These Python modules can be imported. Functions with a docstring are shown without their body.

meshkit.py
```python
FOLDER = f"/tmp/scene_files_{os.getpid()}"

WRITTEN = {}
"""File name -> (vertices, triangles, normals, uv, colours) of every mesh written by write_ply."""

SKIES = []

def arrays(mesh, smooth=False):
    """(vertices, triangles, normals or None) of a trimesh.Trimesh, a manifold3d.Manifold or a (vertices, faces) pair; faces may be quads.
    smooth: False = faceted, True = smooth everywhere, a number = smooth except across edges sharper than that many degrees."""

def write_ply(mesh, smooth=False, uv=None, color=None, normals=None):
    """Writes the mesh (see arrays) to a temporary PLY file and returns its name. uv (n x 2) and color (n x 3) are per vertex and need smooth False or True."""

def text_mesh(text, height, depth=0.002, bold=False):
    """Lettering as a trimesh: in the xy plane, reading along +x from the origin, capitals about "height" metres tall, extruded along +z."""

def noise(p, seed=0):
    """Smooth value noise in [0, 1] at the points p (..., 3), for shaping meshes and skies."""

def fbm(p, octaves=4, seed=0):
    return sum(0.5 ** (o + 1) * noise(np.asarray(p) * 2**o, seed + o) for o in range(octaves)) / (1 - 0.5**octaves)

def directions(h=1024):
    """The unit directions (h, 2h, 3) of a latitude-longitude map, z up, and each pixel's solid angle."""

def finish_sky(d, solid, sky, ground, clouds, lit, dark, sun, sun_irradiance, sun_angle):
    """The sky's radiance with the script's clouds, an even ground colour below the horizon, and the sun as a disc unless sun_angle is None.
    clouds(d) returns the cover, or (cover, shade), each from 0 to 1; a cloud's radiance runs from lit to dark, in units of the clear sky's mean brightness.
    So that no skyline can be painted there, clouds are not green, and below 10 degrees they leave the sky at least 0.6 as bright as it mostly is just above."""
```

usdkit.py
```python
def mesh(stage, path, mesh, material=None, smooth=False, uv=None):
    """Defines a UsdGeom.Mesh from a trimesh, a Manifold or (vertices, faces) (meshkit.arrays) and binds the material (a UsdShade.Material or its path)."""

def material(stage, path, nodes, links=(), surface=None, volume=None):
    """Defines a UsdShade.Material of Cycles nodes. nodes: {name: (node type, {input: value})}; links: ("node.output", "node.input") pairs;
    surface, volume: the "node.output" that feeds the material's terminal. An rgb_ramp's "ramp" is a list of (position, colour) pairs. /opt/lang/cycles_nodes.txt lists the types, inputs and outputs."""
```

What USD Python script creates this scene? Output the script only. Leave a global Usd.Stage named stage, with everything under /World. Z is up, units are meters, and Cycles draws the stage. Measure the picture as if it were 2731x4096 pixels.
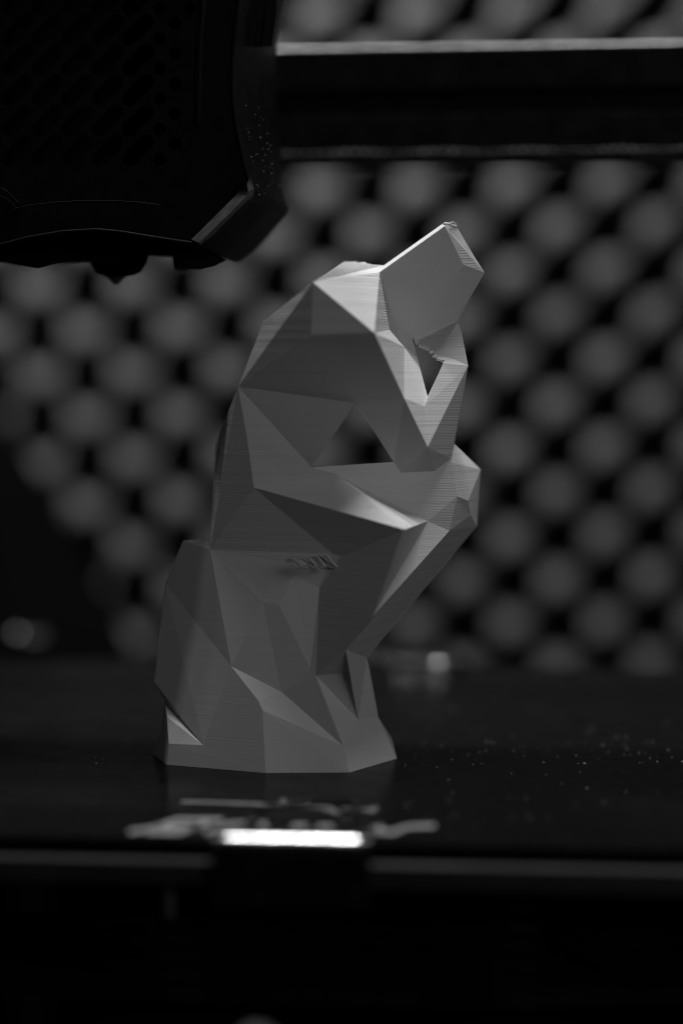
import math, random, numpy as np, trimesh, usdkit, meshkit, json
from pxr import Usd, UsdGeom, UsdLux, Gf, Sdf, UsdShade
from shapely.geometry import Polygon, LineString, Point, box as sbox
from shapely.ops import unary_union
import mapbox_earcut as earcut
random.seed(7); rng = np.random.default_rng(7)
stage = Usd.Stage.CreateInMemory()
UsdGeom.SetStageUpAxis(stage, 'Z'); UsdGeom.SetStageMetersPerUnit(stage, 1.0)
UsdGeom.Xform.Define(stage, '/World'); UsdGeom.Scope.Define(stage, '/World/Looks')

# tuned numbers: lamp strengths, relief, colours
KEY = 225.0
BACK = 820.0
BACK_P = [-0.14, 0.415, 0.56]
BACK_T = [0.3, 1.09, -0.11]
FILL = 2.35
LAYER = 0.5
FOAM = 0.0185
FOAM_H = 0.0115
FOAM_P = 1.75
BEDC = 0.0025
BEDS = 0.022
BEAMY = 0.075
PRINTC = 0.3
LEFT_FILL = 0.15
FOAM_Q = 0.9

# ---------------------------------------------------------------- camera
PITCH = math.atan(528 / 9672.)
CAM = np.array([0, -.460, .072])
cam = UsdGeom.Camera.Define(stage, '/World/Camera')
cam.AddTranslateOp().Set(Gf.Vec3d(*map(float, CAM))); cam.AddRotateXOp().Set(90 - math.degrees(PITCH))
cam.CreateFocalLengthAttr(85.0); cam.CreateHorizontalApertureAttr(24.0)
cam.CreateFStopAttr(5.2); cam.CreateFocusDistanceAttr(.449); cam.CreateClippingRangeAttr(Gf.Vec2f(.05, 100))
cam.CreateExposureAttr(0.0)

# ---------------------------------------------------------------- lamps
def rect_light(name, pos, target, w, h, intensity):
    l = UsdLux.RectLight.Define(stage, '/World/' + name)
    l.CreateWidthAttr(w); l.CreateHeightAttr(h); l.CreateIntensityAttr(intensity); l.CreateColorAttr(Gf.Vec3f(1, 1, 1))
    p, t = Gf.Vec3d(*map(float, pos)), Gf.Vec3d(*map(float, target))
    m = Gf.Matrix4d(1).SetLookAt(p, t, Gf.Vec3d(0, 1, 0) if abs((t - p).GetNormalized()[1]) < .95 else Gf.Vec3d(0, 0, 1)).GetInverse()
    l.AddTransformOp().Set(m)
rect_light('key_lamp', (.10, -.03, .90), (.09, -.78, .24), .50, .03, KEY)
rect_light('back_lamp', BACK_P, BACK_T, .10, .10, BACK)
rect_light('fill_lamp', (.429, -.608, .354), (0, 0, .06), .4, .3, FILL)
rect_light('left_fill_lamp', (-1.3, -.75, .45), (0, 0, .06), .8, .8, LEFT_FILL)  # unseen soft fill added to lift the facets that face left
# ---------------------------------------------------------------- helpers
FPX = 9672.; FWD = np.array([0, math.cos(PITCH), -math.sin(PITCH)]); UPV = np.array([0, math.sin(PITCH), math.cos(PITCH)])
def rays(uv):
    uv = np.atleast_2d(np.asarray(uv, float))
    return FWD + np.outer((uv[:, 0] - 1365.5) / FPX, [1, 0, 0]) - np.outer((uv[:, 1] - 2048.) / FPX, UPV)
def P(uv, y):                      # photograph pixel -> point on the plane at depth y (metres)
    d = rays(uv); return CAM + d * ((np.asarray(y) - CAM[1]) / d[:, 1])[:, None]
def on_bed(uv, z):
    d = rays(uv); return CAM + d * ((z - CAM[2]) / d[:, 2])[:, None]
YAW = math.radians(-6.0)
R2 = np.array([[math.cos(YAW), -math.sin(YAW)], [math.sin(YAW), math.cos(YAW)]])
def yaw(v, o=(0, -.0865)):         # printer frame -> world: x along the bed front edge, y away from the camera
    v = np.array(v, float); v[:, :2] = v[:, :2] @ R2.T + np.array(o); return v
used = {}
def prim_path(name, parent):
    base = (str(parent.GetPath()) if parent is not None else '/World') + '/' + name
    n = used.get(base, 0); used[base] = n + 1
    return base if n == 0 else f'{base}_{n:03d}'
def keys(p, **kw):
    for k, v in kw.items():
        if v: p.SetCustomDataByKey(k, v)
    return p
def obj(name, mesh, mat, parent=None, smooth=False, **kw):
    return keys(usdkit.mesh(stage, prim_path(name, parent), mesh, '/World/Looks/' + mat, smooth).GetPrim(), **kw)
def thing(name, label, category, group=None):
    return keys(UsdGeom.Xform.Define(stage, prim_path(name, None)).GetPrim(), label=label, category=category, group=group)
cat = trimesh.util.concatenate
def box(x0, x1, y0, y1, z0, z1, bevel=0.0):
    c, s = [(x0 + x1) / 2, (y0 + y1) / 2, (z0 + z1) / 2], np.array([x1 - x0, y1 - y0, z1 - z0])
    if bevel:
        b = min(bevel, s.min() / 2.2)
        pts = []
        for sg in np.ndindex(2, 2, 2):
            h = (np.array(sg) * 2 - 1) * s / 2
            for k in range(3):
                q = h - np.sign(h) * b; q[k] = h[k]; pts.append(q)
        m = trimesh.convex.convex_hull(np.array(pts))
    else:
        m = trimesh.creation.box(s)
    m.apply_translation(c); return m
def tube(pts, r, n=10, closed=False):
    pts = np.asarray(pts, float); N = len(pts)
    t = np.gradient(pts, axis=0) if not closed else np.roll(pts, -1, 0) - np.roll(pts, 1, 0)
    t /= np.linalg.norm(t, axis=1)[:, None] + 1e-12
    ref = np.array([0, 0, 1.]) if abs(t[0, 2]) < .9 else np.array([1., 0, 0])
    a = ref - t[0] * (ref @ t[0]); V = []
    for i in range(N):
        a = a - t[i] * (a @ t[i]); a /= np.linalg.norm(a); b = np.cross(t[i], a)
        rr = r[i] if np.ndim(r) else r
        V.append(pts[i] + rr * (np.outer(np.cos(np.arange(n) * 2 * np.pi / n), a) + np.outer(np.sin(np.arange(n) * 2 * np.pi / n), b)))
    V = np.vstack(V); Fc = []
    for i in range(N if closed else N - 1):
        j = (i + 1) % N
        for k in range(n):
            l = (k + 1) % n
            Fc += [[i * n + k, i * n + l, j * n + l], [i * n + k, j * n + l, j * n + k]]
    if not closed:
        Fc += [[0, k + 1, k] for k in range(1, n - 1)] + [[(N - 1) * n, (N - 1) * n + k, (N - 1) * n + k + 1] for k in range(1, n - 1)]
    return trimesh.Trimesh(V, Fc, process=False)
def extrude(poly, d):
    return trimesh.creation.extrude_polygon(poly, d, engine='earcut')
def cyl(p, q, r, n=32, bevel=.0):
    p, q = np.array(p, float), np.array(q, float)
    ax = (q - p) / np.linalg.norm(q - p); L = np.linalg.norm(q - p); b = min(bevel, r * .4, L * .4)
    prof = np.array([[0, 0], [r - b, 0], [r, b], [r, L - b], [r - b, L], [0, L]]) if b else np.array([[0, 0], [r, 0], [r, L], [0, L]])
    m = trimesh.creation.revolve(prof, sections=n)
    m.apply_transform(trimesh.geometry.align_vectors([0, 0, 1], ax)); m.apply_translation(p); return m

# ---------------------------------------------------------------- materials
def mat(name, nodes, links=(), surface='p.BSDF'):
    usdkit.material(stage, '/World/Looks/' + name, nodes, links, surface=surface)
def g(v): return (v, v, v)
# printed plastic: one colour; uneven layers along z give fine horizontal relief
def printed(name, top, base):
    mat(name, {
        'tc': ('geometry', {}), 'sx': ('separate_xyz', {}),
        'w1': ('math', {'math_type': 'multiply', 'value2': 2800.0}), 'n1': ('noise_texture', {'dimensions': '1D', 'scale': 1.0, 'detail': 1.0, 'roughness': .5}),
        'm1': ('math', {'math_type': 'multiply', 'value2': .22}), 'w2': ('math', {'math_type': 'multiply', 'value2': 620.0}), 'n2': ('noise_texture', {'dimensions': '1D', 'scale': 1.0, 'detail': 3.0, 'roughness': .7}),
        'w3': ('math', {'math_type': 'multiply', 'value2': 2 * math.pi / .00030}), 's3': ('math', {'math_type': 'sine'}),
        'm3': ('math', {'math_type': 'multiply', 'value2': .07}),
        'a': ('math', {'math_type': 'add'}), 'a2': ('math', {'math_type': 'add'}),
        'sp': ('noise_texture', {'scale': 9000.0, 'detail': 1.0}), 'spm': ('math', {'math_type': 'multiply', 'value2': .25}), 'a3': ('math', {'math_type': 'add'}),
        'zf': ('map_range', {'from_min': .078, 'from_max': .091, 'to_min': base, 'to_max': top, 'clamp': True}), 'am': ('math', {'math_type': 'multiply'}),
        'b': ('bump', {'strength': LAYER, 'distance': .00012}),
        'p': ('principled_bsdf', {'base_color': g(.62), 'roughness': .42, 'specular_ior_level': .35, 'subsurface_weight': 0.0})},
        [('tc.position', 'sx.vector'), ('sx.z', 'w1.value1'), ('w1.value', 'n1.w'), ('sx.z', 'w2.value1'), ('w2.value', 'n2.w'),
         ('sx.z', 'w3.value1'), ('w3.value', 's3.value1'), ('s3.value', 'm3.value1'),
         ('n1.fac', 'm1.value1'), ('m1.value', 'a.value1'), ('n2.fac', 'a.value2'), ('a.value', 'a2.value1'), ('m3.value', 'a2.value2'),
         ('tc.position', 'sp.vector'), ('sp.fac', 'spm.value1'), ('a2.value', 'a3.value1'), ('spm.value', 'a3.value2'),
         ('sx.z', 'zf.value'), ('a3.value', 'am.value1'), ('zf.result', 'am.value2'), ('am.value', 'b.height'), ('b.normal', 'p.normal')])
printed('printed_plastic', 1.6, .3)
printed('printed_plastic_ridged', 14.0, 1.3)
def grained(name, col, rough, spec, scale, strength, dist, metallic=0.0, var=.25):
    mat(name, {'tc': ('geometry', {}), 'n': ('noise_texture', {'scale': scale, 'detail': 3.0}), 'b': ('bump', {'strength': strength, 'distance': dist}),
               'n2': ('noise_texture', {'scale': scale / 12, 'detail': 4.0}), 'r': ('rgb_ramp', {'ramp': [(.3, g(col * (1 - var))), (.7, g(col * (1 + var)))]}),
               'rr': ('map_range', {'from_min': .3, 'from_max': .7, 'to_min': rough * .8, 'to_max': min(1, rough * 1.2)}),
               'p': ('principled_bsdf', {'specular_ior_level': spec, 'metallic': metallic})},
        [('tc.position', 'n.vector'), ('tc.position', 'n2.vector'), ('n.fac', 'b.height'), ('b.normal', 'p.normal'), ('n2.fac', 'r.fac'), ('r.color', 'p.base_color'), ('n2.fac', 'rr.value'), ('rr.result', 'p.roughness')])
grained('foam', FOAM, .95, .05, 900, .5, .0008)
grained('black_plastic', .0028, .55, .09, 4200, .35, .00012)
grained('glossy_black_plastic', .005, .35, .2, 2600, .5, .0002)
grained('hood_inside', .006, .8, .1, 900, .1, .0001)
grained('black_anodised', .004, .45, .10, 3000, .1, .00005)
grained('belt_rubber', .008, .3, .35, 4000, .1, .00005)
grained('belt_tooth_glint', .12, .22, .6, 4000, .05, .00003)  # lighter than the band: the glints of the teeth are in this colour
grained('bed_glass', BEDC, .22, BEDS, 1500, .12, .00006)
grained('bed_aluminium', .02, .6, .2, 900, .2, .0001)
grained('black_spring_steel', .005, .35, .4, 2500, .06, .00003)
grained('glint_steel', .8, .22, .5, 2500, .03, .00001, metallic=1.0, var=.08)  # bright metal that carries the clips' painted glints
grained('bright_steel', .55, .25, .5, 3000, .1, .00004, metallic=1.0)
grained('dull_metal', .14, .45, .5, 2500, .15, .00006, metallic=.8)
grained('emblem_print', PRINTC * .45, .6, .3, 5000, .2, .00005)
grained('sheen_black_plastic', .05, .42, .4, 4200, .3, .0001)  # lighter copy of the black plastic, with sheen and sparkle in its colour
grained('highlight_metal', .45, .4, .5, 2500, .1, .00004, metallic=.9)  # bright metal for painted highlights on the beam and far clip
grained('white_print', PRINTC, .6, .3, 5000, .2, .00005)
grained('white_sleeve', .4, .5, .3, 2500, .2, .00006)
grained('dark_table', .0015, .95, .0, 300, .2, .0004)
grained('dark_area_sheet', .004, .7, .1, 400, .2, .0002)
grained('specks', .22, .5, .4, 5000, .2, .00005)

# ---------------------------------------------------------------- setting: table top the printer stands on
tb = box(-.9, .9, -.55, .30, -.20, -.16, .004)
obj('tabletop', tb, 'dark_table', kind='structure')

# ---------------------------------------------------------------- egg-crate foam panel behind the printer
FY, FD = .56, .56 + .460
px = FD / FPX; PXP, PZP = 376 * px, 349 * px
org = P([(160, 1195)], FY)[0]; th = math.radians(1.7)
NX, NZ = 640, 270
xs, zs = np.linspace(-.55, .55, NX), np.linspace(-.06, .36, NZ)
X, Z = np.meshgrid(xs, zs)
xr = (X - org[0]) * math.cos(th) + (Z - org[2]) * math.sin(th) * 0; zr = (Z - org[2]) * math.cos(th) - (X - org[0]) * math.sin(th)
wob = .0016 * (meshkit.noise(np.stack([X * 22, Z * 22, X * 0], -1), 3) - .5); wob2 = .0016 * (meshkit.noise(np.stack([X * 22, Z * 22, X * 0 + 5], -1), 4) - .5)
hgt = np.cos(2 * np.pi * (xr + wob) / PXP) * np.cos(2 * np.pi * (zr + wob2) / PZP)
hgt = hgt - .16; hgt = np.where(hgt < -.05, FOAM_P * (hgt + .05) - .05 * FOAM_Q, FOAM_Q * hgt)
Yf = FY - FOAM_H * hgt + .0015 * (meshkit.fbm(np.stack([X * 60, Z * 60, X * 0], -1), 3, 9) - .5)
vf = np.stack([X, Yf, Z], -1).reshape(-1, 3)
i = (np.arange(NZ - 1)[:, None] * NX + np.arange(NX - 1)[None]).ravel()
ff = np.vstack([np.stack([i, i + 1, i + NX + 1], 1), np.stack([i, i + NX + 1, i + NX], 1)])
rim = np.concatenate([np.arange(NX), np.arange(1, NZ) * NX + NX - 1, (NZ - 1) * NX + np.arange(NX - 2, -1, -1), np.arange(NZ - 2, 0, -1) * NX])
back = vf[rim].copy(); back[:, 1] = FY + .03
nb = len(vf); n = len(rim); k = np.arange(n); k2 = (k + 1) % n
side = np.vstack([np.stack([rim[k], nb + k, nb + k2], 1), np.stack([rim[k], nb + k2, rim[k2]], 1)])
cap = np.stack([np.full(n - 2, nb), nb + k[2:], nb + k[1:-1]], 1)
obj('foam_panel', (np.vstack([vf, back]), np.vstack([ff, side, cap])), 'foam', smooth=True,
    label='grey egg-crate acoustic foam panel filling the blurred background behind the printer', category='foam panel')

# dark slanted sheet standing in for the dark area left, between bed and foam
shp = Polygon([(-500, 1300), (-60, 1560), (120, 1830), (330, 2180), (520, 2560), (560, 2720), (560, 3000), (-500, 3000)])
q = np.array(shp.exterior.coords)[:-1]
def slab(uv, y0, y1):
    a, b = P(uv, y0), P(uv, y1)
    if trimesh.path.polygons.Polygon(uv).exterior.is_ccw: a, b = a[::-1], b[::-1]; uv = uv[::-1]
    t = earcut.triangulate_float64(np.asarray(uv, float), np.array([len(uv)], np.uint32)).reshape(-1, 3)
    n = len(uv); k = np.arange(n); l = (k + 1) % n
    F_ = np.vstack([t, t[:, ::-1] + n, np.stack([k, k + n, l + n], 1), np.stack([k, l + n, l], 1)])
    m = trimesh.Trimesh(np.vstack([a, b]), F_, process=False); trimesh.repair.fix_normals(m); return m
obj('dark_area_sheet', slab(q, .42, .43), 'dark_area_sheet', label='black slanted sheet standing in for a dark area, out of focus at the left between bed and foam', category='sheet')

# ---------------------------------------------------------------- print bed: glass, plate under it, printed marks
bed = thing('print_bed', 'black glass print bed with white printed marks under the grey figurine', 'print bed')
W2 = .1275
gl = box(-W2, W2, 0, .236, -.0027, 0, .0004); gl.vertices = yaw(gl.vertices); obj('glass_plate', gl, 'bed_glass', bed)
pl = box(-W2 + .001, W2 - .001, -.0012, .236, -.0074, -.0029, .0006); pl.vertices = yaw(pl.vertices); obj('heater_plate', pl, 'bed_aluminium', bed)
def mark(polys, z=.00006):
    parts = []
    for pg in (polys.geoms if hasattr(polys, 'geoms') else [polys]):
        m = extrude(pg.simplify(.4), 1.0); v = m.vertices.copy(); zz = np.where(v[:, 2] > .5, z, -.0001)
        w = np.array([on_bed([v[i, :2]], zz[i])[0] for i in range(len(v))]); parts.append(trimesh.Trimesh(w, m.faces[:, ::-1], process=False))
    return cat(parts)
def z1(*p): return [(440 + x / 2.24, 3150 + y / 2.24) for x, y in p]
def z2(*p): return [(1100 + x / 2.24, 3150 + y / 2.24) for x, y in p]
def st(pts, w): return LineString(pts).buffer(w, cap_style=2, resolution=3)
swoosh = unary_union([st(z1((640, 128), (900, 134), (1300, 148), (1500, 160)) + z2((120, 165), (400, 172), (520, 205), (575, 240)), 5), Polygon(z1((1300, 140), (1480, 150)) + z2((30, 125), (80, 95), (120, 130), (240, 135), (300, 105), (340, 140), (470, 155), (560, 205), (570, 245), (400, 190), (100, 180)) + z1((1480, 172))),
                      st(z2((600, 188), (740, 195), (860, 210)), 4), Polygon(z2((780, 195), (930, 170), (900, 215), (860, 230)))])
obj('printed_emblem', mark(swoosh), 'emblem_print', bed)
for s in ([(170, 400), (350, 375), (560, 305), (620, 285)], [(620, 288), (1010, 290)], [(330, 398), (620, 402), (740, 362), (870, 318)], [(420, 356), (820, 352)], [(850, 402), (960, 378), (1060, 335), (1130, 318)], [(1120, 322), (1400, 330)], [(1240, 362), (1420, 358)]):
    obj('printed_letter_stroke', mark(st(z1(*s), 7)), 'white_print', bed)
for s in ([(800, 405), (960, 355)], [(880, 392), (1060, 402), (1130, 372), (1200, 348)], [(1200, 350), (1430, 345)], [(150, 345), (280, 345)], [(380, 350), (520, 352)]):
    obj('printed_letter_stroke', mark(st(z2(*s), 7)), 'white_print', bed)
# dust and plastic crumbs on the glass
cr = []
for k_ in range(170):
    u = rng.uniform(1580, 2731) if k_ % 3 else rng.uniform(0, 2731); v_ = rng.normal(3010, 40) if k_ % 2 else rng.uniform(2760, 3340)
    s_ = rng.uniform(.00006, .00017) * (1.3 if k_ % 7 == 0 else 1)
    m = trimesh.creation.icosphere(1, s_); m.vertices *= rng.uniform(.6, 1.3, 3); m.apply_translation(on_bed([(u, v_)], s_ * .4)[0])
    if not (560 < u < 1600 and 2700 < v_ < 3110): cr.append(m)
obj('plastic_crumbs', cat(cr), 'specks', label='scattered tiny plastic crumbs on the black glass bed', category='crumbs', kind='stuff')

# ---------------------------------------------------------------- binder clips holding the glass
def clip_parts(w):
    # cross-section (y, z): sprung triangular body gripping the bed edge at y = 0, top fold rounded
    prof = [(.0105, .0006), (.004, .0014), (.001, .0018)] + [(-.0004 - .0022 * math.sin(t), -.0004 + .0022 * math.cos(t)) for t in np.linspace(0, math.pi / 2, 24)] + [(-.0026, -.0020), (-.0027, -.0088), (-.0020, -.0096), (-.0010, -.0098), (.0105, -.0080)]
    th_ = .0005; ring = LineString(prof).buffer(th_ / 2, cap_style=2, join_style=1, resolution=6).simplify(.000002)
    m = extrude(ring, w); v = m.vertices.copy(); m.vertices = np.stack([v[:, 2] - w / 2, v[:, 0], v[:, 1]], 1); m.invert()
    trimesh.repair.fix_normals(m)
    hs = []
    for sx in (-1, 1):
        hs.append(None)
    a = np.linspace(0, np.pi, 14)
    loop = [(-.0075, .0030), (-.0085, .010)] + [(-.0085 * math.cos(t), .017 + .006 * math.sin(t)) for t in a] + [(.0085, .010), (.0075, .0030)]
    top = tube([(x, y, .0018 + .0001 * k) for k, (x, y) in enumerate(loop)], .0006, 8)
    t_ = np.linspace(.50, 1.02, 14); sp_ = [(-.0004 - .00250 * math.sin(t), -.0004 + .00250 * math.cos(t)) for t in t_]; s2 = extrude(LineString(sp_).buffer(.00006, cap_style=2, join_style=1, resolution=4), w * .84); v = s2.vertices.copy(); s2.vertices = np.stack([v[:, 2] - w * .42, v[:, 0], v[:, 1]], 1); trimesh.repair.fix_normals(s2)  # s2: bright strip laid on the black fold as its highlight
    return m, top, s2
def clip(name, label, frame, w=.0245, barrels=((-.0075, .0018), (.0075, .0018)), bar=None):
    t = thing(name, label, 'binder clip', None)
    b, h, s2 = clip_parts(w)
    for m, nm, mt in ((b, 'clip_body', 'black_spring_steel'), (h, 'wire_handle', 'black_spring_steel'), (s2, 'spine_highlight', 'glint_steel')):
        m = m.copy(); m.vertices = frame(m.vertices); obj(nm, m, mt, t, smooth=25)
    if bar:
        m = tube([(bar[0], .0108, .0010), (0, .0108, .0010), (bar[1], .0108, .0010)], .0006, 14); m.vertices = frame(m.vertices); obj('glint_bar', m, 'highlight_metal', t, smooth=True)  # added bright bar that stands for the streak of glint
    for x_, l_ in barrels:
        m = cyl((x_ - l_ / 2, .0102, .0011), (x_ + l_ / 2, .0102, .0011), .0011, 28, .0003); m.vertices = frame(m.vertices); obj('rolled_barrel', m, 'glint_steel' if l_ > .0018 else 'black_spring_steel', t, smooth=30)  # far clip's barrels are bright steel to paint its glint dots
    return t
front_x = -.0077
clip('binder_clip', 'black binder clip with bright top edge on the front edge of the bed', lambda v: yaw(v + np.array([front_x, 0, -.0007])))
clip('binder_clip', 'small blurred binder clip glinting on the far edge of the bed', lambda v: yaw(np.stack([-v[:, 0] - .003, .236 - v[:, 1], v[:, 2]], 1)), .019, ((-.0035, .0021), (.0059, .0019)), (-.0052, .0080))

# ---------------------------------------------------------------- below the bed: carriage, springs, knobs, rail
car = thing('bed_carriage', 'dark carriage arm with springs under the front of the bed', 'carriage')
arm = Polygon([(-.100, .016), (-.030, -.0), (.030, -.0), (.100, .016), (.100, .05), (-.100, .05)])
m = extrude(arm, .003); v = m.vertices.copy(); v[:, 2] = v[:, 2] - .030; m.vertices = yaw(v + np.array([-.012, .015, 0])); obj('carriage_plate', m, 'black_anodised', car)
for sx in (-.0275, .0265):
    a_ = np.linspace(0, 2 * np.pi * 6, 110)
    sp = tube(np.stack([sx + .0038 * np.cos(a_), .008 + .0038 * np.sin(a_), -.0085 - .018 * a_ / a_[-1]], 1), .0005, 7); sp.vertices = yaw(sp.vertices); obj('spring', sp, 'hood_inside', car, smooth=True)
    kn = cyl((sx, .008, -.0435), (sx, .008, -.0325), .0165, 40, .0015)
    kv = kn.vertices; ang = np.arctan2(kv[:, 1] - .008, kv[:, 0] - sx); kv[:, :2] = np.array([sx, .008]) + (kv[:, :2] - np.array([sx, .008])) * (1 + .03 * np.cos(ang * 10))[:, None]; kn.vertices = yaw(kv)
    obj('levelling_knob', kn, 'black_plastic', car, smooth=35)
scr = cyl((-.0275, .002, -.0128), (-.0275, .002, -.0078), .0008, 14); scr.vertices = yaw(scr.vertices); obj('screw', scr, 'dull_metal', car, smooth=30)
sl = P([(2010, 3640), (2090, 3645), (2170, 3690), (2230, 3750), (2300, 3800), (2420, 3850), (2600, 3880)], -.062)
obj('heater_cable', tube(sl, [.0006, .0007, .0010, .0018, .0015, .001, .0008], 10), 'black_plastic', smooth=True, label='dark cable sleeve curving under the right side of the bed', category='cable')
rail = box(-.022, .010, -.045, .25, -.158, -.138, .001); rail.vertices = yaw(rail.vertices)
rl = thing('base_rail', 'dark aluminium rail running under the bed towards the camera', 'rail'); obj('profile', rail, 'black_anodised', rl)
tp_ = P([(1015, 4275)], -.115)[0]
ten = cyl(tp_ + np.array([0, .012, 0]), tp_, .0038, 28, .0006); pst = box(tp_[0] - .003, tp_[0] + .003, tp_[1] + .001, tp_[1] + .011, -.137, tp_[2], .0006); obj('post', pst, 'black_anodised', rl)
obj('end_cap', ten, 'dull_metal', rl, smooth=30)
# small round fitting glinting far left behind the bed
fp = P([(70, 2560)], .25)[0]
fit_ = thing('metal_fitting', 'small round metal fitting, a blurred glint at far left behind the bed', 'fitting')
obj('screw_head', cat([trimesh.creation.icosphere(3, .0028, )]).apply_translation(fp), 'belt_rubber', fit_, smooth=True)
obj('bracket', box(fp[0] - .003, fp[0] + .008, fp[1] + .001, fp[1] + .012, fp[2] - .13, fp[2] + .001, .001), 'black_plastic', fit_)

# ---------------------------------------------------------------- gantry beam with toothed belt
gan = thing('gantry_beam', 'black aluminium gantry beam with bright top edge crossing behind the print head', 'gantry beam')
A0, A1 = P([(1105, 192)], BEAMY)[0], P([(2731, 166)], BEAMY - .0105)[0]
B0 = P([(1105, 636)], BEAMY)[0]
d = (A1 - A0); d[2] = 0; d /= np.linalg.norm(d); nrm = np.array([-d[1], d[0], 0]); hb = A0[2] - B0[2]
c_ = .0007; s_ = hb; gv = .0026
prof = [(0, -s_ + c_), (0, -s_ * .62), (gv, -s_ * .57), (gv, -s_ * .43), (0, -s_ * .38), (0, -c_), (c_, 0), (s_ - c_, 0), (s_, -c_), (s_, -s_ + c_), (s_ - c_, -s_), (c_, -s_)]
m = extrude(Polygon(prof), .33); v = m.vertices.copy()
m.vertices = A0 + np.outer(v[:, 2] - .09, d) + np.outer(v[:, 0], nrm) + np.outer(v[:, 1], [0, 0, 1]); trimesh.repair.fix_normals(m)
obj('beam_profile', m, 'black_anodised', gan)
len_ = np.array([A0 + d * x + np.array([0, 0, -.0004]) + nrm * .0004 for x in np.linspace(-.09, .24, 12)]); obj('edge_highlight', tube(len_, .0005, 14), 'highlight_metal', gan, smooth=True)  # bright rod along the top edge paints the beam's highlight
belt = thing('drive_belt', 'toothed black drive belt running along the lower edge of the gantry beam', 'belt')
bz = -s_ + .0006
def along(x, y, z): return A0 + d * x + nrm * y + np.array([0, 0, z])
bb = []
for (y0_, y1_, z0_, z1_) in ((-.0022, -.0014, bz - .0022, bz + .0004),):
    q_ = box(-.09, .24, y0_, y1_, z0_, z1_); vv = q_.vertices; q_.vertices = A0 + np.outer(vv[:, 0], d) + np.outer(vv[:, 1], nrm) + np.outer(vv[:, 2], [0, 0, 1]); bb.append(q_)
obj('belt_band', cat(bb), 'belt_rubber', belt)
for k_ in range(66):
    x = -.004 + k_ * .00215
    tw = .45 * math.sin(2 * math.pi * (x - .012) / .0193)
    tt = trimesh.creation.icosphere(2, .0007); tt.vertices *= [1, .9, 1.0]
    tt.apply_translation(along(x, -.0016 - .0024 * tw, bz + .0002 + .0003 * tw)); obj('belt_tooth', tt, 'belt_tooth_glint', belt, smooth=True)  # teeth sink behind the band in turns, shaping groups of glints

# ---------------------------------------------------------------- print head
hd = thing('print_head', 'black slotted print head hood with nozzle hanging at upper left', 'print head')
HY0, HY1 = -.010, .030
zc = 1 / 1.3067
def hz(*p): return [(x * zc, y * zc) for x, y in p]
front = hz((-260, -420), (1275, -420), (1262, -100), (1246, 60), (1230, 200), (1219, 320), (1216, 420), (1222, 520), (1236, 640), (1256, 740), (1278, 840), (1302, 925), (1318, 985), (1296, 1045), (1210, 1140), (1120, 1215), (1050, 1280), (920, 1262), (780, 1240), (620, 1214), (500, 1204), (330, 1214), (150, 1244), (0, 1284), (-260, 1330))
Pf = Polygon(front)
inner = Pf.buffer(-26 * zc, join_style=1)
lat = 79.0; ox, oy = 45.0, 40.0
holes = []
panel = Polygon(hz((-230, -390), (1010, -390), (1030, 60), (1012, 480), (1000, 720), (930, 930), (860, 1020), (600, 985), (420, 985), (200, 1010), (40, 960), (-230, 900)))
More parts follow.
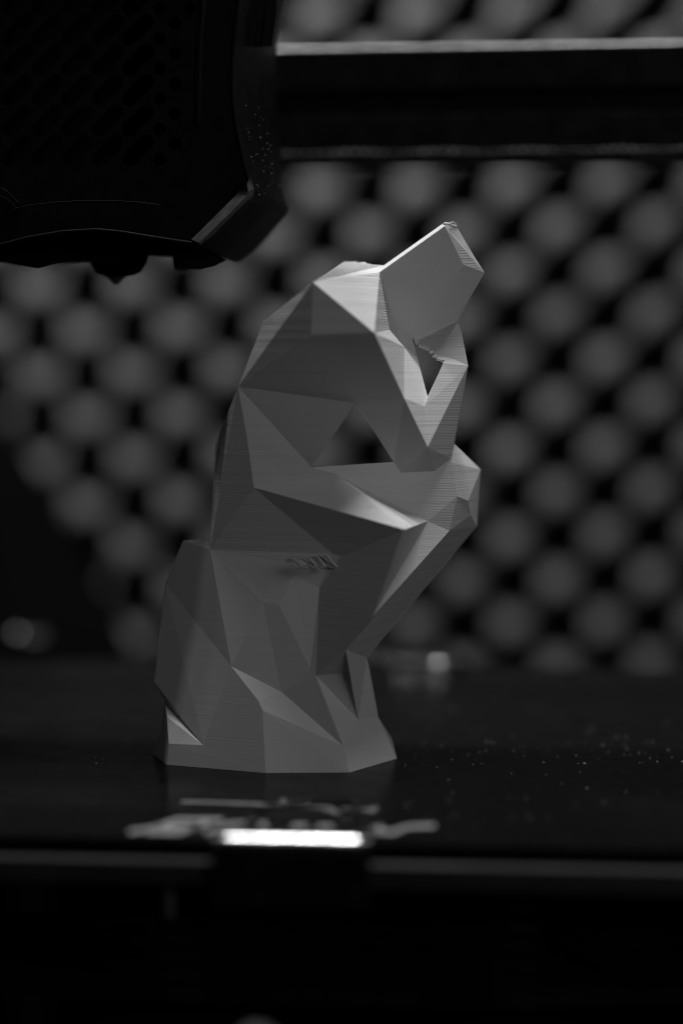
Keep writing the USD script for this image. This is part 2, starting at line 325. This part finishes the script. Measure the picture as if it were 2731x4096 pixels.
for a_ in range(-14, 15):
    for b_ in range(-14, 15):
        if (a_ + b_) % 2: continue
        ii, jj = a_ + b_, b_ - a_          # diagonal lattice
        x, y = ox + lat * a_, oy + lat * b_
        dg, al = (a_ + b_) // 2, (a_ - b_) // 2
        x_edge = 800
        if x > x_edge:
            h_ = Point(x * zc, y * zc).buffer(34 * zc, resolution=6)
        elif (al + dg) % 2 == 0:
            e = 1.12 if x + lat < 860 else .45
            h_ = LineString(hz((x, y), (x + lat * e, y - lat * e))).buffer(40 * zc, resolution=6)
        else:
            continue
        if panel.contains(h_) and not any(h_.buffer(6).intersects(o) for o in holes): holes.append(h_)
plate = Pf.difference(unary_union(holes))
def at_depth(poly, y0, y1):
    m = extrude(poly, 1.0); v = m.vertices.copy(); w = np.where(v[:, 2] > .5, y1, y0)
    m.vertices = np.array([P([v[i, :2]], w[i])[0] for i in range(len(v))]); trimesh.repair.fix_normals(m); return m
def vsub(poly, L=18):            # resample outline
    e = poly.exterior; n_ = max(8, int(e.length / L)); return [e.interpolate(i / n_, True).coords[0] for i in range(n_)]
def P2(poly, y0):
    v = np.array(poly.exterior.coords)[:-1]; return P(v, y0)
# front grille (bowed a little towards the camera), its raised lip, the shell behind, the dark inside
m = extrude(plate.simplify(.3), 1.0); v = m.vertices.copy(); yy = np.where(v[:, 2] > .5, HY0 + .0016, HY0)
m.vertices = P(v[:, :2], yy); trimesh.repair.fix_normals(m); obj('slotted_grille', m, 'black_plastic', hd)
obj('inner_wall', at_depth(inner, HY0 + .011, HY0 + .012), 'hood_inside', hd)
lip = P(np.array(vsub(Pf.buffer(-4), 14)), HY0 - .0002); obj('grille_lip', tube(lip, .0003, 8, closed=True), 'black_plastic', hd, smooth=True)
grv = P(np.array(hz((1050, -400), (1062, 40), (1046, 200), (1040, 420), (1036, 640))), HY0 - .0001); obj('trim_rib', tube(grv, .0007, 8), 'black_plastic', hd, smooth=True)
arc = P(np.array(hz((60, 1095), (150, 1072), (300, 1055), (450, 1047), (600, 1048), (720, 1056), (830, 1069))), HY0 - .0002); obj('curved_seam', tube(arc, .00012, 6), 'black_plastic', hd, smooth=True)
for pp in (((-40, 1000), (40, 1040), (95, 1095)), ((-40, 960), (40, 1000), (100, 1060))):
    obj('curved_seam', tube(P(np.array(hz(*pp)), HY0 - .00005), .0001, 6), 'black_plastic', hd, smooth=True)
# shell: loft from the front outline to a rear outline
rear = hz((-260, -420), (1500, -420), (1505, -60), (1490, 20), (1468, 130), (1446, 235), (1445, 400), (1452, 560), (1460, 700), (1470, 800), (1466, 880), (1476, 960), (1516, 1085), (1505, 1118), (1380, 1258), (1262, 1370), (1228, 1382), (1180, 1362), (1050, 1290), (900, 1262), (700, 1232), (480, 1216), (250, 1226), (0, 1288), (-260, 1335))
def resamp(pts, n_):
    pts = np.array(pts + [pts[0]]); sg = np.r_[0, np.cumsum(np.linalg.norm(np.diff(pts, axis=0), axis=1))]; t = np.linspace(0, sg[-1], n_, endpoint=False)
    return np.stack([np.interp(t, sg, pts[:, 0]), np.interp(t, sg, pts[:, 1])], 1)
assert len(front) == len(rear)
def loft(rings, ys, caps=True):
    n_ = len(rings[0]); V_ = np.vstack([P(np.array(r), y) for r, y in zip(rings, ys)]); F_ = []
    for a_ in range(len(rings) - 1):
        for k_ in range(n_):
            l_ = (k_ + 1) % n_; F_ += [[a_ * n_ + k_, a_ * n_ + l_, (a_ + 1) * n_ + l_], [a_ * n_ + k_, (a_ + 1) * n_ + l_, (a_ + 1) * n_ + k_]]
    if caps:
        t = earcut.triangulate_float64(np.array(rings[-1], float), np.array([n_], np.uint32)).reshape(-1, 3) + (len(rings) - 1) * n_; F_ += t.tolist()
    m = trimesh.Trimesh(V_, F_, process=False); trimesh.repair.fix_normals(m); return m
fr, rr_ = np.array(front), np.array(rear)
obj('hood_shell', loft([fr, fr + (rr_ - fr) * .10, fr + (rr_ - fr) * .55, rr_], [HY0 + .0004, HY0 + .004, HY0 + .016, HY1]), 'glossy_black_plastic', hd, smooth=20)
# bevelled lower right corner of the hood, its sheen painted lighter, and the duct under it
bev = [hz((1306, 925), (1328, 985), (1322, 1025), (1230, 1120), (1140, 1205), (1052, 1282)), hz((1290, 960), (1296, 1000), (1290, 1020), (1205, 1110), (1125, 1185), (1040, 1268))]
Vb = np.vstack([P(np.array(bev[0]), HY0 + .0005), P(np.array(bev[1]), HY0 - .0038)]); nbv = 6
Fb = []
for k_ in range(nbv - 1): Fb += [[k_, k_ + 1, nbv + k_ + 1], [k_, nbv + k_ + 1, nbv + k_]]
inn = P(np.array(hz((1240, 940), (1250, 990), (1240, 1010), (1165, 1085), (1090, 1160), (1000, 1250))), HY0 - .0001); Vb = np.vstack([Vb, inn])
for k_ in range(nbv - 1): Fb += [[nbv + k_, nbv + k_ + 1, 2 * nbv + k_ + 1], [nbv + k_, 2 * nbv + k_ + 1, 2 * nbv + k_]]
mb = trimesh.Trimesh(Vb, Fb, process=False); obj('bevelled_corner', mb, 'sheen_black_plastic', hd)
low = hz((-260, 1290), (0, 1270), (250, 1215), (500, 1196), (760, 1226), (1050, 1275), (1100, 1330), (1180, 1362), (1120, 1392), (1050, 1408), (910, 1402), (902, 1335), (785, 1333), (560, 1360), (440, 1362), (300, 1378), (200, 1404), (100, 1388), (0, 1362), (-260, 1310))
obj('lower_shroud', slab(np.array(low), HY0 + .012, HY0 + .030), 'black_plastic', hd)
hb_ = hz((452, 1340), (500, 1410), (520, 1432), (560, 1444), (590, 1452), (640, 1450), (700, 1440), (735, 1425), (765, 1380), (785, 1320), (780, 1250), (470, 1250))
obj('heater_block', slab(np.array(hb_), HY0 + .026, HY0 + .044), 'black_anodised', hd)
tip = P([(612 * zc, 1486 * zc)], HY0 + .034)[0]; top_ = P([(616 * zc, 1446 * zc)], HY0 + .034)[0]; hh = top_[2] - tip[2]
nz = trimesh.creation.revolve(np.array([[0, 0], [.0004, 0], [.0016, hh * .8], [.0022, hh], [.0022, hh + .002], [0, hh + .002]]), sections=24); nz.apply_translation(tip); obj('nozzle', nz, 'dull_metal', hd, smooth=30)
# rail block and cable guides at the right of the hood
for (x0, x1, dy) in ((1262, 1330, .016), (1345, 1372, .02), (1388, 1440, .024)):
    pg = hz((x0 + 10, -420), (x1 + 10, -420), (x1 + 6, 60), (x1 - 20, 240), (x0 - 20, 240), (x0, 60))
    obj('cable_guide', slab(np.array(pg), HY0 + dy - .007, HY0 + dy), 'black_plastic', hd)
# lighter beads painting the sparkle of the grain on the hood's side
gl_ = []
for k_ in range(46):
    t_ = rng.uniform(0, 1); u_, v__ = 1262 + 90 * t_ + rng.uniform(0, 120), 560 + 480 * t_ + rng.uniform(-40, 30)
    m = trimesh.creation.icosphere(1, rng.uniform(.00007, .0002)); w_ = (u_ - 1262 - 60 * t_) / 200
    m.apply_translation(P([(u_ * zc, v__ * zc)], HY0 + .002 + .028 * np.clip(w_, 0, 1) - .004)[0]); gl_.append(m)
obj('sparkle_specks', cat(gl_), 'sheen_black_plastic', hd, smooth=True, kind='stuff')

# ---------------------------------------------------------------- the printed figurine
FIG = json.loads('''{"HT":[1772,892,-10.05],
"HF":[1778,903,-13.15],
"HR":[1824,902,-8.52],
"HS":[1895,1022,-8.44],
"HN":[1938,1090,-8.34],
"HP":[1852,1057,-11.12],
"HB":[1535,1060,-2.59],
"NB":[1518,1088,-12.79],
"HJ":[1690,1335,-8.52],
"HC":[1842,1255,-7.60],
"HD1":[1830,1284,-7.30],
"HD2":[1845,1325,-7.94],
"HD3":[1872,1462,-10.10],
"HD4":[1772,1452,-12.50],
"HD6":[1812,1435,-9.76],
"h1":[1660,1367,-9.09],
"h2":[1700,1402,-9.54],
"h3":[1735,1414,-9.65],
"CR":[1645,1342,-8.74],
"C0":[1578,1308,-9.61],
"n2":[1552,1320,-13.33],
"c1":[1617,1387,-12.51],
"ch":[1710,1587,-15.70],
"A1b":[1697,1625,-17.64],
"a1":[1616,1592,-21.45],
"sM":[1252,1128,-29.62],
"sB":[1245,1337,-28.86],
"sC":[1497,1330,-31.64],
"bk1":[1055,1282,-17.61],
"bk2":[952,1545,-17.87],
"TA":[1365,1052,1.34],
"TB":[1380,1045,4.71],
"TC":[1420,1046,4.25],
"TD":[1490,1057,-1.14],
"AP":[1422,1612,-18.72],
"e1":[1710,1788,-19.55],
"e2":[1802,1835,-10.18],
"e3":[1737,1885,-11.93],
"l2":[1602,1890,-14.95],
"l1":[1575,1848,-15.35],
"FR1":[1855,1560,-9.78],
"FR2":[1817,1775,-2.94],
"W":[1245,1868,-18.24],
"G":[1082,1775,-17.86],
"L":[990,1765,-17.50],
"LB":[1167,1926,-17.66],
"t2":[1015,1950,-17.13],
"t3":[1347,1897,-18.29],
"l3":[1480,1955,-16.51],
"kb":[1618,2118,-31.88],
"kn":[1710,2085,-13.43],
"k":[1330,2215,-20.76],
"kk":[1365,2225,-21.63],
"r2":[1125,2245,-16.49],
"rL":[840,2198,-10.09],
"t6":[880,1725,-8.53],
"t7":[862,1778,-6.51],
"t8":[847,2035,-8.58],
"rT2":[841,2155,-9.56],
"rT1":[732,2162,-5.21],
"rS":[662,2337,-2.72],
"rO":[617,2727,-3.45],
"c":[925,2666,-15.50],
"p1":[1177,2300,-17.95],
"p2":[1050,2407,-16.75],
"p3":[1117,2422,-17.81],
"p4":[1240,2676,-19.34],
"p5":[1125,2768,-17.27],
"q1":[1307,2270,-19.94],
"u1":[1277,2353,-18.99],
"f0":[1263,2703,-20.04],
"sb":[1382,2600,-24.72],
"sa":[1490,2467,-28.70],
"kq2":[1797,2123,-10.60],
"sc":[1467,2632,-9.05],
"kR":[1907,2105,4.24],
"kz":[1882,2060,-2.82],
"Qb":[1872,2003,-5.83],
"k1":[1828,1985,-10.10],
"Q0":[1805,1850,-10.15],
"KT":[1922,1878,3.12],
"X":[1033,2803,-18.41],
"X2":[1050,2842,-18.90],
"FB":[1372,2985,-18.78],
"B4":[1397,3091,-19.34],
"B3":[1063,3093,-19.90],
"J":[812,2982,-13.66],
"BL1":[668,2868,-8.00],
"BL2":[675,2975,-10.35],
"BL3":[668,3060,-10.39],
"BSb":[612,3018,2.33],
"BSm":[640,2930,-2.00],
"BS":[660,2805,-4.00],
"v2":[1397,2690,-18.83],
"v3":[1432,2880,-12.31],
"v4":[1487,2872,-7.47],
"vS":[1480,2680,-7.94],
"v5":[1513,2870,-5.32],
"v6":[1567,2955,-2.77],
"v7":[1587,3035,-2.90]}''')
BACK_KEEP = ('B4', 'B3', 'BL3')
POLY = '''HB HT HF NB|HF HT HR HS HN HP|NB HF HP HJ CR C0|HP HN HC HD1 HJ|CR h1 h2 h3 HD6 HD3 HD2 HD1 HJ|h3 HD4 HD3 HD6|NB sC n2|NB n2 C0|sC c1 C0 n2|C0 CR ch A1b a1 c1|sC a1 c1|HD4 HD3 e1 A1b ch|HD3 FR1 FR2 e2 e1|a1 A1b e1|AP a1 e1 l2 l1|e1 e2 e3 l2|bk2 sB sC a1 AP|bk2 AP W G|sM TA TB TC TD HB NB|sM NB sC|sM sC sB|sM sB bk2|bk1 sM bk2|bk2 G L|L LB t2|L G W t3 LB|W l1 l2 l3 t3|t2 LB t3 kb|t3 l3 kn kb|t2 kb kk k|bk2 L t2 k r2 rL|bk2 t6 t7 t8 rT2 rL|r2 k q1 p1|kb kk k q1 u1|kb u1 f0 sb sa|kb sa kn|kn sa sb kq2|kq2 sb sc kR|l2 e3 e2 Q0 k1 kq2 kn l3|FR2 KT Q0 e2|Q0 KT Qb k1|KT kR kz Qb|k1 Qb kz kq2|kz kR kq2|rT1 rT2 rL|rT1 rL c rS|rL r2 p1 p2 c|p2 p3 p4 p5 c|p2 p1 p4 p3|p1 q1 u1 p4|u1 f0 p4|p4 f0 p5|c p5 X|X p5 FB|p5 f0 FB|X FB X2|X2 FB B4 B3|rS c J rO|c X X2 B3 J|BL2 J B3 BL3|BL1 J BL2|rO J BL1 BS|BS BL1 BL2 BL3 BSb BSm|f0 sb v2|sb sc v4 v3 v2|sc vS v5 v4|f0 v2 v3|f0 v3 FB|FB v3 v4 v5 v6 v7 B4'''.split('|')
ROCK = set('''rT1 rT2 rL|rT1 rL c rS|rL r2 p1 p2 c|p2 p3 p4 p5 c|p2 p1 p4 p3|p1 q1 u1 p4|u1 f0 p4|p4 f0 p5|c p5 X|X p5 FB|p5 f0 FB|X FB X2|X2 FB B4 B3|rS c J rO|c X X2 B3 J|BL2 J B3 BL3|BL1 J BL2|rO J BL1 BS|BS BL1 BL2 BL3 BSb BSm|FB v3 v4 v5 v6 v7 B4|f0 v3 FB'''.split('|'))
nm = list(FIG); ix = {n_: i_ for i_, n_ in enumerate(nm)}
uv = np.array([FIG[n_][:2] for n_ in nm]); yv = np.array([FIG[n_][2] for n_ in nm]) / 1000
front_p = P(uv, yv)
for n_ in ('B4', 'B3', 'BL3', 'BSb', 'v7'): front_p[ix[n_], 2] = 0.0
HEAD = {'HB HT HF NB', 'HF HT HR HS HN HP', 'NB HF HP HJ CR C0', 'HP HN HC HD1 HJ'}
tri, tpoly, thead, edge = [], [], [], set()
for pi, s in enumerate(POLY):
    ids = [ix[n_] for n_ in s.split()]; q = uv[ids]
    if np.sum(q[:, 0] * np.roll(q[:, 1], -1) - np.roll(q[:, 0], -1) * q[:, 1]) > 0: ids = ids[::-1]; q = uv[ids]
    for a_, b_ in zip(ids, ids[1:] + ids[:1]): edge.add((a_, b_))
    for t in earcut.triangulate_float64(q, np.array([len(q)], np.uint32)).reshape(-1, 3):
        x = [ids[j] for j in t]; e1, e2 = uv[x[1]] - uv[x[0]], uv[x[2]] - uv[x[0]]
        tri.append(x if e1[0] * e2[1] - e1[1] * e2[0] < 0 else x[::-1]); tpoly.append(s in ROCK); thead.append(s in HEAD)
tri, tpoly, thead = np.array(tri), np.array(tpoly), np.array(thead)
bnd = {a_ for (a_, b_) in edge if (b_, a_) not in edge}
# the far side: same facets mirrored behind the silhouette
from scipy.interpolate import RBFInterpolator
bl = sorted(bnd - {ix[n_] for n_ in BACK_KEEP}); mid = RBFInterpolator(uv[bl], yv[bl], kernel='linear', smoothing=20)(uv)
yb = mid + np.clip((mid - yv) * .9, .003, .024)
back_p = P(uv, yb)
a0, a1 = front_p[ix['BSb']][:2], front_p[ix['v7']][:2]; ed = (a1 - a0) / np.linalg.norm(a1 - a0)
for n_ in BACK_KEEP:
    p_ = front_p[ix[n_]][:2] - a0; al_ = p_ @ ed; pe = p_ - al_ * ed; back_p[ix[n_]] = [*(a0 + al_ * ed - pe * .8), 0]
N_ = len(nm); vid = np.arange(N_) + N_
for b_ in bl: vid[b_] = b_
allp = np.vstack([front_p, back_p]); back_t = vid[tri][:, ::-1]
bot = [ix['BSb'], ix['BL3'], ix['B3'], ix['B4'], ix['v7'], vid[ix['B4']], vid[ix['B3']], vid[ix['BL3']]]
bt = np.array([[bot[0], bot[k_ + 1], bot[k_]] for k_ in range(1, 7)])
fig = thing('figurine', 'pale grey faceted figurine of a seated person with chin on hand, standing on the bed', 'figurine')
def submesh(f): u_, inv = np.unique(f, return_inverse=True); return allp[u_], inv.reshape(-1, 3)
bod = ~tpoly & ~thead
obj('body', submesh(np.vstack([tri[bod], back_t[bod]])), 'printed_plastic_ridged', fig)
obj('head', submesh(np.vstack([tri[thead], back_t[thead]])), 'printed_plastic', fig)
obj('rock_base', submesh(np.vstack([tri[tpoly], back_t[tpoly], bt])), 'printed_plastic', fig)
# loose strands and drips left by the print
def strand(pts, y, r, parent=fig, name='plastic_strand'):
    p_ = P(np.array(pts, float), np.array(y)); t_ = np.linspace(0, 1, len(p_)); tt = np.linspace(0, 1, 26)
    from scipy.interpolate import CubicSpline
    obj(name, tube(CubicSpline(t_, p_)(tt), r, 7), 'printed_plastic', parent, smooth=True)
def t2z(*p): return [(1300 + x / 2, 860 + y / 2) for x, y in p]
strand(t2z((985, 72), (1000, 60), (1022, 56), (1042, 66), (1055, 80), (1050, 94)), np.linspace(yv[ix['HF']] * .5 + yv[ix['HT']] * .5, yv[ix['HR']], 6), .00012)
strand(t2z((950, 70), (975, 66), (998, 74), (1020, 82), (1046, 88)), np.linspace(yv[ix['HF']] * .5 + yv[ix['HT']] * .5, yv[ix['HR']], 5), .00025)
bl_ = []
for (x, y, r) in ((160, 372, 7), (238, 372, 6), (232, 378, 5), (305, 380, 6), (380, 394, 6), (200, 382, 5), (275, 388, 5), (345, 392, 5)):
    m = trimesh.creation.icosphere(2, r * rng.uniform(.9, 2.0) * .0000475); m.vertices *= [1.5, 1, .7]; m.apply_translation(P(t2z((x, y + 9)), np.interp(1300 + x / 2, [1365, 1380, 1420, 1490], [yv[ix[q]] for q in ('TA', 'TB', 'TC', 'TD')]))[0]); bl_.append(m)
for k_ in range(9):
    t_ = k_ / 8; x, y = 705 + 230 * t_, 985 + 175 * t_ + 14 * math.sin(t_ * 9)
    y -= 18 * math.sin(math.pi * t_) * -1
    m = trimesh.creation.icosphere(2, .0004); m.vertices *= [1.25, 1, .8]; yy_ = np.interp(uv[ix['h1']][0] + t_ * 100, [1660, 1772], [yv[ix['h1']], yv[ix['HD4']]])
    m.apply_translation(P(t2z((x, y - 6)), yy_ + .0004)[0]); bl_.append(m)
obj('print_blobs', cat(bl_), 'printed_plastic', fig, smooth=True, kind='stuff')
def t3z(*p): return [(800 + x / 2, 1560 + y / 2) for x, y in p]
ymid = yv[ix['p1']]
for k_ in range(9):
    x0 = 690 + k_ * 40; dx = rng.uniform(-12, 12)
    dpt = ymid - .0022 - .0012 * rng.random()
    strand(t3z((x0 + dx, 1372 - k_ * 5), (x0 + 50, 1352 - k_ * 3), (x0 + 105 + dx, 1385), (x0 + 120, 1408 + rng.uniform(-12, 16)), (x0 + 80, 1415 + rng.uniform(-10, 10)), (x0 + 50, 1392)), [dpt + .0008, dpt, dpt - .0006, dpt - .0004, dpt, dpt + .0006], .00016)
